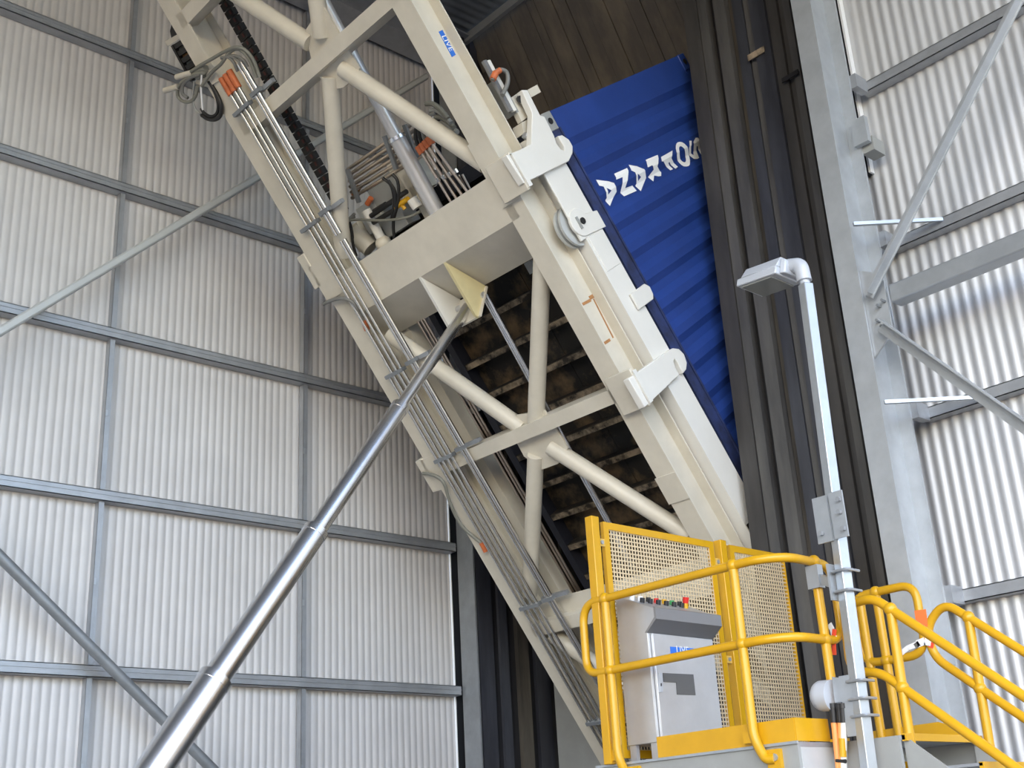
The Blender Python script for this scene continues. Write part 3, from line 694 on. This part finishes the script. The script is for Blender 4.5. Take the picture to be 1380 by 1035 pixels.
# ================================================================== TELESCOPIC CYLINDER
XCY = -8.09
tc = thing('telescopic_cylinder', 'long polished telescopic hydraulic cylinder rising to the frame lug', 'cylinder', (XCY, 2.2, FZ))
pt = atX(632,412,XCY); pb = atX(290,915,XCY); ax = (pb-pt).normalized()
def on(px, py):
    p = atX(px, py, XCY); return pt+ax*((p-pt).dot(ax))
e1, e2, e3 = on(540,548), on(427,716), on(291,914)
tb = (FZ+.25-pt.z)/ax.z; pend = pt+ax*tb
for a_, c_, r in ((pt-ax*.02, e1, .055), (e1, e2, .078), (e2, e3, .100), (e3, pend, .125)):
    MB().tube([a_, c_], r, 32).build('chrome_stage', M['chrome'], tc)
for e, r in ((e1,.081),(e2,.104),(e3,.129)):
    MB().tube([e-ax*.005, e+ax*.055], r, 32).build('wiper_ring', M['chrome'], tc)
b = MB().tube([pt-ax*.14, pt+ax*.01], .045, 12); b.tube([V((XCY-.07,PIN.y,PIN.z)), V((XCY+.07,PIN.y,PIN.z))], .06, 14); b.build('rod_eye', M['cream'], tc)
b = MB(); b.box(XCY-.35,XCY+.35,pend.y-.3,pend.y+.3,FZ,FZ+.06); b.box(XCY-.25,XCY-.17,pend.y-.15,pend.y+.15,FZ+.06,FZ+.4); b.box(XCY+.17,XCY+.25,pend.y-.15,pend.y+.15,FZ+.06,FZ+.4); b.build('base_bracket', M['cream'], tc)

# ================================================================== CONTROL PLATFORM  (q units = 1/R)
R = 1.412
def Q(x, y, z): return V((x*R, y*R, z*R))
def qY(px, py, Yq): return atY(px, py, Yq*R)
def qX(px, py, Xq): return atX(px, py, Xq*R)
DZ = .388
pf = thing('access_platform', 'grey raised control platform with yellow kick plates in front of black lining', 'platform', Q(-3.75, 5, FZ/R))
def qbox(x0, x1, y0, y1, z0, z1): return MB().box(x0*R, x1*R, y0*R, y1*R, z0*R, z1*R)
qbox(-4.40,-3.235,4.52,5.46,DZ-.02,DZ).build('deck', M['galv'], pf)
qbox(-3.235,-2.90,4.80,5.46,DZ-.02,DZ).build('deck', M['galv'], pf)
qbox(-4.42,-3.235,4.50,4.52,DZ-.25,DZ-.002).build('fascia', M['plate'], pf)
qbox(-3.25,-3.232,4.52,5.44,DZ-.25,DZ-.021).build('fascia', M['plate_l'], pf)
qbox(-3.232,-2.92,4.78,4.80,DZ-.20,DZ-.002).build('fascia', M['plate'], pf)
qbox(-4.42,-2.90,5.44,5.46,DZ-.25,DZ-.02).build('fascia', M['plate'], pf)
qbox(-4.44,-3.228,4.488,4.502,DZ-.008,DZ+.004).build('deck_edge', M['galv_bright'], pf)
qbox(-4.03,-3.238,4.498,4.506,DZ+.004,DZ+.100).build('kick_plate', M['yellow'], pf)
qbox(-3.240,-3.232,4.50,4.745,DZ+.004,DZ+.100).build('kick_plate', M['yellow'], pf)
b = MB().prism([Q(-3.50,5.44,DZ),Q(-2.93,5.44,DZ),Q(-2.95,5.44,DZ+.035),Q(-3.10,5.44,DZ+.09),Q(-3.50,5.44,DZ+.085)], V((0,.012,0))); b.build('kick_plate', M['yellow'], pf)
for (x, y) in ((-4.35,4.6),(-3.3,4.6),(-4.35,5.4),(-3.3,5.4)): qbox(x-.03,x+.03,y-.03,y+.03,FZ/R,DZ-.02).build('leg', M['galv'], pf)
# stair
st = thing('access_stair', 'grey steel stair with yellow tread nosings descending right from the platform', 'stair', Q(-2.3, 5.0, FZ/R))
slope = .245/.46
SX0, SX1 = -2.90, -2.90+(DZ-FZ/R)/.82
SL = .82
for yy in (4.82, 5.40):
    x1 = -2.90+(DZ-.0-FZ/R)/SL
    b = MB().prism([Q(-2.92,yy,DZ-.0),Q(-2.92,yy,DZ-.20),Q(x1-.2,yy,FZ/R),Q(x1,yy,FZ/R)], V((0,.018,0))); b.build('stringer', M['plate'], st)
for k in range(1, 12):
    z = DZ-k*.14
    if z < FZ/R+.05: break
    x = -2.90+k*.14/SL
    qbox(x-.03,x+.14,4.83,5.40,z-.012,z).build('tread', M['galv'], st)
    qbox(x+.125,x+.146,4.83,5.40,z-.030,z+.003).build('nosing', M['yellow'], st)
qbox(-2.915,-2.893,4.80,5.44,DZ-.025,DZ+.006).build('nosing', M['yellow'], st)

# railings
RR = .0210*R
def rail(root, pts, r=RR, m='yellow', nm='rail', fr_=.1): MB().tube(fillet(pts, fr_*R, 8) if len(pts) > 2 else pts, r, 14).build(nm, M[m], root)
def joint(root, p): MB().ball(p, RR*1.45, 14, 8).build('ball_joint', M['yellow'], root)
hr = thing('handrail', 'yellow tube handrail along the front of the control platform', 'handrail', Q(-3.75, 4.48, DZ))
YR = 4.47
T, Mz = 1.19, .832
A1, A2 = -4.265, -3.437
XS = -3.195; P3 = 4.76
EL = -4.44
# one closed loop: front run, corner bend, return on the right side
loop_top = [Q(-4.36,YR,Mz), Q(EL,YR,Mz), Q(EL,YR,T), Q(-4.36,YR,T)]
top = [Q(-4.265,YR,Mz), Q(-4.43,YR,Mz), Q(-4.43,YR,T), Q(-3.30,YR,T), Q(XS,YR+.09,T), Q(XS,P3+.14,T-.004), Q(XS,P3+.14,Mz), Q(XS,YR+.09,Mz), Q(-3.30,YR,Mz), Q(-4.265,YR,Mz)]
MB().tube(fillet(top, .11*R, 8), RR, 14).build('rail', M['yellow'], hr)
for xx in (A1, A2):
    b = MB().tube(fillet([Q(xx,YR,T), Q(xx,YR,DZ+.03), Q(xx+.05,YR,DZ-.06), Q(xx+.09,YR+.01,DZ-.06)], .06*R, 6), RR*1.04, 14); b.build('post', M['yellow'], hr)
    qbox(xx+.05,xx+.12,4.478,4.50,DZ-.10,DZ-.02).build('foot_flange', M['yellow'], hr)
    MB().tube([Q(xx+.095,4.47,DZ-.055), Q(xx+.095,4.478,DZ-.055)], .016*R, 8).build('bolt', M['galv_bright'], hr)
    qbox(xx-.055,xx-.012,YR-.006,YR+.006,DZ+.015,DZ+.065).build('chain_lug', M['yellow'], hr)
    for z in (T, Mz): joint(hr, Q(xx,YR,z))
MB().tube([Q(XS,P3,T), Q(XS,P3,DZ-.05)], RR*1.04, 14).build('post', M['yellow'], hr)
for z in (T, Mz): joint(hr, Q(XS,P3,z))
qbox(XS-.03,XS+.03,P3-.03,P3+.03,DZ-.0,DZ+.012).build('foot_flange', M['yellow'], hr)

def g(px, py, Yq): return qY(px, py, Yq)
YS = 4.86
fs = thing('handrail', 'nearer yellow tube handrail running down the stair', 'handrail', Q(-2.9, YS, DZ-.1))
J1, J2 = g(1200,821,YS), g(1216,926.5,YS); E1 = g(1380,940,YS); E2 = g(1362,1029,YS)
dv = (E1-J1).normalized(); d2 = (E2-J2).normalized(); dv = ((dv+d2)/2).normalized()
up0 = J1-dv*.20*R
L1 = J1+dv*2.6*R; 
lead = V((J1.x-.20*R, J1.y, J1.z+.075*R)); lead2 = V((lead.x, J1.y, J2.z+.02*R))
ptsr = [L1, J1, J1-dv*.10*R, V((J1.x-.235*R, J1.y, J1.z+.06*R)), V((J1.x-.25*R,J1.y,J2.z+.10*R)), J2-dv*.12*R, J2, J2+dv*2.4*R]
MB().tube(fillet(ptsr, .09*R, 8), RR, 14).build('rail', M['yellow'], fs)
for k in (0, 1.25, 2.5):
    a_ = J1+dv*k*R; c_ = J2+dv*k*R; zb = max(a_.z-.75*R, FZ+.02)
    MB().tube([a_, V((c_.x+(c_.x-a_.x)*1.0, a_.y, max(DZ*R-.12*R-k*.62*R, FZ+.01)))], RR*1.04, 14).build('post', M['yellow'], fs)
    joint(fs, a_); joint(fs, c_)
p = g(1225,1026,YS); qbox(p.x/R-.045,p.x/R+.02,YS-.012,YS+.012,p.z/R-.07,p.z/R).build('foot_flange', M['yellow'], fs)
YB = 5.44
rs = thing('handrail', 'farther yellow tube handrail running down the stair with looped upper end', 'handrail', Q(-2.85, YB, DZ-.1))
K1, K2 = g(1305,832,YB), g(1321,928,YB); dr = dv
lp = [K1+dr*2.4*R, K1, g(1272,812,YB), g(1248,845,YB), g(1258,885,YB), K2, K2+dr*2.2*R]
MB().tube(fillet(lp, .13*R, 8), RR, 14).build('rail', M['yellow'], rs)
for k in (0, 1.25):
    a_ = K1+dr*k*R; c_ = K2+dr*k*R
    MB().tube([a_, V((c_.x+(c_.x-a_.x), a_.y, max(DZ*R-.15*R-k*.62*R, FZ+.01)))], RR*1.04, 14).build('post', M['yellow'], rs)
    joint(rs, a_); joint(rs, c_)
gr = thing('handrail', 'short yellow guard rail closing the back of the stair landing', 'handrail', Q(-3.35, YB, DZ))
G1, G2 = g(1180,798,YB), g(1196,890,YB)
xr = g(1240,830,YB).x; xl = g(1151,815,YB).x
xm_ = (xl+xr)/2; lp = [V((xm_,G1.y,G1.z)), V((xr,G1.y,G1.z)), V((xr,G1.y,G2.z)), V((xl,G1.y,G2.z)), V((xl,G1.y,G1.z)), V((xm_,G1.y,G1.z))]
MB().tube(fillet(lp, .10*R, 8), RR, 14).build('rail', M['yellow'], gr)
for xx in (G1.x, g(1164,840,YB).x): MB().tube([V((xx,G1.y,G1.z)), V((xx,G1.y,DZ*R))], RR*1.04, 14).build('post', M['yellow'], gr)
joint(gr, G1); joint(gr, V((G1.x,G1.y,G2.z)))
# tapes
def tape(label, strips, cat='tape'):
    r_ = thing('barrier_tape', label, cat, strips[0][1][0])
    for nm, pts, w_, m in strips:
        b = MB(); 
        for a_, c_ in zip(pts[:-1], pts[1:]): b.bar(a_, c_, w_, .006, V((0,1,0)))
        b.build(nm, M[m], r_)
Yt = YB-.02
tape('orange tape wrapped round the curved end of the landing guard rail', [('band', [g(1240,822,Yt), g(1243,845,Yt)], .085, 'tape_orange')])
tape('white and red tape tied across the landing guard rail', [('strip', [g(1215,880,Yt), g(1224,873,Yt), g(1236,868,Yt)], .035, 'white'), ('strip', [g(1236,868,Yt), g(1246,864,Yt), g(1255,866,Yt)], .05, 'white'), ('strip', [g(1252,868,Yt), g(1258,870,Yt)], .04, 'tape_red'), ('knot', [g(1234,866,Yt), g(1238,872,Yt)], .04, 'hose')])
p = Q(XS,P3+.10,Mz)
tape('red and white tape tied to platform middle rail beside the lamp post', [('strip', [p+V((-.02,-.04,.11)), p+V((.0,-.045,.07)), p+V((.01,-.05,.0))], .035, 'white'), ('strip', [p+V((.02,-.05,.07)), p+V((.0,-.05,.0)), p+V((-.01,-.05,-.09))], .03, 'tape_red'), ('strip', [p+V((-.08,-.05,.0)), p+V((-.02,-.05,-.01))], .03, 'white')])

# mesh screens and their posts
XSC = -4.325
def spost(y0, y1, label):
    o = qbox(XSC-.025,XSC+.027,y0,y1,DZ,1.632).build('screen_post', M['yellow'], bevel=.006); tag(o, label, 'post', 'posts of the mesh screens')
spost(4.455,4.510,'yellow box post at the front left corner of control platform')
spost(5.50,5.555,'yellow box post between the two yellow mesh screens')
def screen(y0, y1, label, last=False):
    r_ = thing('mesh_screen', label, 'screen', Q(XSC, (y0+y1)/2, DZ), 'mesh screens of the platform')
    z0, z1 = DZ+.03, 1.615; t = .038
    b = MB()
    for (a0_, a1_, c0_, c1_) in ((y0,y1,z1-t,z1),(y0,y1,z0,z0+t),(y0,y0+t,z0+t,z1-t),(y1-(t if not last else .006),y1,z0+t,z1-t)): b.box((XSC-.012)*R,(XSC+.012)*R,a0_*R,a1_*R,c0_*R,c1_*R)
    b.build('screen_frame', M['yellow'], r_)
    b = MB(); ny = int((y1-y0-2*t)/.0222); nz = int((z1-z0-2*t)/.0222); X = (XSC+.004)*R; wv = .0036*R
    for k in range(ny+1): yy = (y0+t+(y1-y0-2*t)*k/ny)*R; b.box(X-.003,X+.003,yy-wv,yy+wv,(z0+t)*R,(z1-t)*R)
    for k in range(nz+1): zz = (z0+t+(z1-z0-2*t)*k/nz)*R; b.box(X-.0028,X+.0028,(y0+t)*R,(y1-(0 if last else t))*R,zz-wv,zz+wv)
    b.build('perforated_sheet', M['mesh'], r_, smooth=False)
    for zz in (1.50,.95,.5):
        for yy in ((y0-.022,) if last else (y0-.022,y1+.022)):
            qbox(XSC+.004,XSC+.012,yy-.022,yy+.022,zz-.02,zz+.02).build('fixing_lug', M['yellow_dull'], r_)
            MB().tube([Q(XSC+.012,yy,zz), Q(XSC+.018,yy,zz)], .011*R, 8).build('bolt', M['galv'], r_)
screen(4.555,5.455,'nearer yellow framed mesh screen behind the steel control cabinet')
screen(5.60,6.12,'farther yellow framed mesh screen between the frame and black lining', True)
for yy in (4.48,5.53,6.1): qbox(XSC-.05,XSC+.05,yy-.05,yy+.05,FZ/R,DZ-.02).build('leg', M['galv'], pf) if yy > 5.5 else None
qbox(-4.40,-4.20,5.46,6.17,DZ-.03,DZ).build('screen_sill', M['galv'], pf)

# control cabinet
XD = -4.10; Y0, Y1 = 4.58, 5.075
cb = thing('control_cabinet', 'stainless steel control cabinet with sloping button desk on the platform', 'cabinet', Q(-4.2, 4.8, DZ))
prof = [(-4.295,DZ+.085),(XD,DZ+.085),(XD,1.008),(-4.035,1.058),(-4.035,1.108),(-4.295,1.225)]
MB().prism([Q(x, Y0, z) for x, z in prof], V((0,(Y1-Y0)*R,0))).build('body', M['steel'], cb, bevel=.004)
MB().prism([Q(x, Y0-.004, z) for x, z in [(XD-.012,1.0),(XD+.0,.998),(-4.028,1.056),(-4.028,1.112),(-4.04,1.118),(-4.04,1.066)]], V((0,(Y1-Y0+.015)*R,0))).build('hood', M['steel_dark'], cb)
dr_ = qbox(XD+.002,XD+.018,Y0+.02,Y1-.012,.47,.995).build('door', M['steel'], cb, bevel=.004)
def onD(px, py): return qX(px, py, XD+.0185)
def dplate(px, m, nm, par, t=.004): return MB().prism([onD(x, y) for x, y in px], V((t,0,0))).build(nm, m, par)
dplate([(893,907),(934,909),(937,937),(912,936),(911,920),(894,919)], M['sticker'], 'sticker', dr_)
dplate([(887,907),(891,907),(892,933),(888,933)], M['alum'], 'handle', dr_, .012); dplate([(888.5,921),(890,921),(890,925),(888.5,925)], M['black'], 'keyhole', dr_, .014)
sgn = [onD(x, y) for x, y in ((903,871.5),(934,874),(935,886),(904,884))]
sp_ = MB().prism(sgn, V((.004,0,0))).build('warning_sign', M['signblue'], cb)
mid = (sgn[0]+sgn[1])/2*.68+(sgn[2]+sgn[3])/2*.32+V((.006,0,0)); text_obj('LIVE', .075, mid, (0,1,0), (0,0,1), M['white'], sp_)
bt = ['white','black','white','black','black','black','red','black','yellow','black','green','black','black']
for k, c in enumerate(bt):
    yy = Y0+.03+k*.0305; xx = -4.20+(.03 if k % 2 else -.01); zz = 1.108+(-4.035-xx)*.45
    o = MB().tube([Q(xx,yy,zz-.01), Q(xx+.006,yy,zz+.022)], .013*R, 10).build('push_button', M[c], cb)
o = MB().tube([Q(-4.17,Y1-.10,1.16), Q(-4.165,Y1-.10,1.19)], .016*R, 12).build('stop_button_base', M['yellow'], cb)
MB().tube([Q(-4.165,Y1-.10,1.19), Q(-4.157,Y1-.10,1.222)], [.014*R,.018*R], 12).build('stop_button', M['red'], cb)
for (xx, yy) in ((-4.27,4.60),(-4.13,4.60),(-4.27,5.05),(-4.13,5.05)): qbox(xx-.02,xx+.02,yy-.012,yy+.012,DZ,DZ+.085).build('foot', M['steel'], cb)
qbox(-4.20,-4.16,4.72,4.95,DZ,DZ+.085).build('conduit_panel', M['orange'], cb)

# ------------------------------------------------------------------ lamp post with floodlight
YL = 4.70
lp_ = thing('lamp_post', 'square galvanised lamp post with floodlight clamped to the platform rail', 'lamp', qY(1172,1045,YL))
pT = qY(1085.5,383,YL); pB = qY(1170.5,1030,YL); dv_ = (pB-pT)/(pB-pT).length
pB2 = pT+dv_*((FZ-pT.z)/dv_.z)
a45 = V((math.cos(math.radians(40)), math.sin(math.radians(40)), 0))
MB().bar(pT, pB2, .075, .075, V((.35,1,0))).build('post', M['galv_bright'], lp_, bevel=.006)
pt2 = qY(1083,372,YL)
MB().tube([pT+V((0,0,-.02)), pt2+V((0,0,-.03))], .034, 14).build('collar', M['alum'], lp_)
el = qY(1079,357,YL); ar = qY(1062,359,YL)
MB().tube(fillet([pt2+V((0,0,-.04)), el, ar], .04, 6), .052, 14).build('knuckle', M['alum'], lp_)
# floodlight head, pointing along the rail direction (left) and tilted
h0 = qY(1057,366,YL); h1_ = qY(1009,383,YL); hv_ = (h1_-h0); ln = hv_.length; ex = hv_.normalized(); ey = V((0,1,0)); ey = (ey-ex*ey.dot(ex)).normalized(); ez = ex.cross(ey)
if ez.z < 0: ez = -ez
def hp(a_, b_, c_): return h0+ex*a_+ey*b_+ez*c_
wd = .15
b = MB(); 
b.hexa([hp(-.03,-wd,-.06),hp(ln,-wd,-.06),hp(ln,wd,-.06),hp(-.03,wd,-.06),hp(-.03,-wd*.9,.0),hp(ln,-wd*.9,.0),hp(ln,wd*.9,.0),hp(-.03,wd*.9,.0)])
b.hexa([hp(-.03,-wd*.9,.0),hp(ln-.03,-wd*.9,.0),hp(ln-.03,wd*.9,.0),hp(-.03,wd*.9,.0),hp(-.03,-wd*.45,.085),hp(ln-.03,-wd*.45,.085),hp(ln-.03,wd*.45,.085),hp(-.03,wd*.45,.085)])
hd = b.build('floodlight_housing', M['alum'], lp_, bevel=.008)
b = MB().hexa([hp(.02,-wd*.85,-.072),hp(ln-.03,-wd*.85,-.072),hp(ln-.03,wd*.85,-.072),hp(.02,wd*.85,-.072),hp(.02,-wd*.85,-.058),hp(ln-.03,-wd*.85,-.058),hp(ln-.03,wd*.85,-.058),hp(.02,wd*.85,-.058)]); b.build('lens', M['glass'], hd)
b = MB().hexa([hp(-.07,-wd*.6,-.05),hp(-.03,-wd*.7,-.05),hp(-.03,wd*.7,-.05),hp(-.07,wd*.6,-.05),hp(-.07,-wd*.5,.05),hp(-.03,-wd*.55,.07),hp(-.03,wd*.55,.07),hp(-.07,wd*.5,.05)]); b.build('end_cap', M['alum'], hd, bevel=.008)
# hinge plates on the post
def onpost(py):
    t = (py-383)/(1030-383); return qY(1085.5+t*85, py, YL)
c_ = onpost(700)
b = MB(); b.bar(c_+V((-.075,-.04,.16)), c_+V((-.075,-.04,-.14)), .012, .11, V((1,0,0))); b.bar(c_+V((.06,-.06,.16)), c_+V((.06,-.06,-.14)), .10, .012, V((0,1,0))); b.build('hinge_plate', M['galv_bright'], lp_)
for d_ in (V((-.09,-.05,-.08)), V((.09,-.07,.10)), V((.09,-.07,-.09)), V((.08,-.07,.02))):
    MB().tube([c_+d_, c_+d_+V((0,-.025,0))], .016, 8).build('bolt', M['galv'], lp_)
def ubolt(py):
    c = onpost(py); w_ = .062
    pts = [c+V((-.05,w_,0)), c+V((-.05,-.055,0)), c+V((w_,-.055,0)), c+V((w_,.08,0))]
    MB().tube(fillet(pts, .02, 4), .009, 8).build('u_bolt', M['galv_bright'], lp_)
for py in (770,797,918,942,965): ubolt(py)
c_ = onpost(784); b = MB(); b.bar(c_+V((-.065,-.02,.12)), c_+V((-.065,-.02,-.11)), .10, .015, V((1,0,0)))
p3 = Q(XS,P3,T-.075); b.bar(p3, c_+V((-.07,0,0)), .03, .06); b.bar(p3+V((0,0,.075)), p3+V((0,0,-.075)), .085, .012); b.bar(p3+V((0,-.04,.075)), p3+V((0,-.04,-.075)), .085, .012); b.bar(p3+V((.045,-.02,.075)), p3+V((.045,-.02,-.075)), .012, .06); b.build('rail_bracket', M['galv_bright'], lp_)
c_ = onpost(940); b = MB().bar(c_+V((-.06,-.02,.14)), c_+V((-.06,-.02,-.22)), .012, .10, V((1,0,0))); b.build('backing_strap', M['galv_bright'], lp_)
# junction box bracket, siren and cables
jb = thing('domed_housing', 'round white domed housing on a square plate bracket on the lamp post', 'fixture', onpost(935)+V((-.3,0,0)))
q = [qY(x, y, YL-.02) for x, y in ((1121,912),(1151,917),(1153,944),(1125,947))]
MB().prism(q, V((0,.02,0))).build('bracket_plate', M['galv_bright'], jb)
c_ = qY(1122,937,YL); e_ = qY(1109,938,YL)
ax_ = (e_-c_).normalized()
b = MB().tube([c_, e_], .095, 24); b.build('housing_body', M['alum'], jb); MB().ball(e_, .095, 24, 8, ax_, .75, True).build('dome', M['alum'], jb)
def cable(label, x0, x1, m, bandm):
    r_ = thing('cable', label, 'cable', qY(x1,1045,YL-.01))
    MB().tube([qY(x0,948,YL-.01), qY(x0+1,955,YL-.01)], .028, 10).build('gland', M['black'], r_)
    MB().tube([qY(x0+.5,953,YL-.01), qY(x0+2,974,YL-.01)], .024, 10).build('sleeve', M['black'], r_)
    MB().tube(smoothpath([qY(x0+2,973,YL-.01), qY((x0+x1)/2+1,1000,YL-.01), qY(x1,1030,YL-.01), qY(x1+2,1060,YL-.01), qY(x1+8,1180,YL-.01), ]), .021, 10).build('sheath', M[m], r_)
    return r_
cable('left orange cable hanging below the white domed housing', 1122,1130,'orange_cable',None)
cable('right orange cable hanging below the white domed housing', 1131,1134,'orange_cable',None)
r_ = cable('pale cable with yellow marker hanging beside the two orange cables', 1135,1137,'cream_w',None)
MB().tube([qY(1135,995,YL-.015), qY(1136,1020,YL-.015)], .023, 10).build('yellow_marker', M['yellow'], r_)
b = MB().tube([qY(1127,1025,YL-.02), qY(1140,1026,YL-.02)], .012, 8); b.build('cable_tie', M['black'], r_)

for o in bpy.data.objects:
    if '_o' in o: del o['_o']
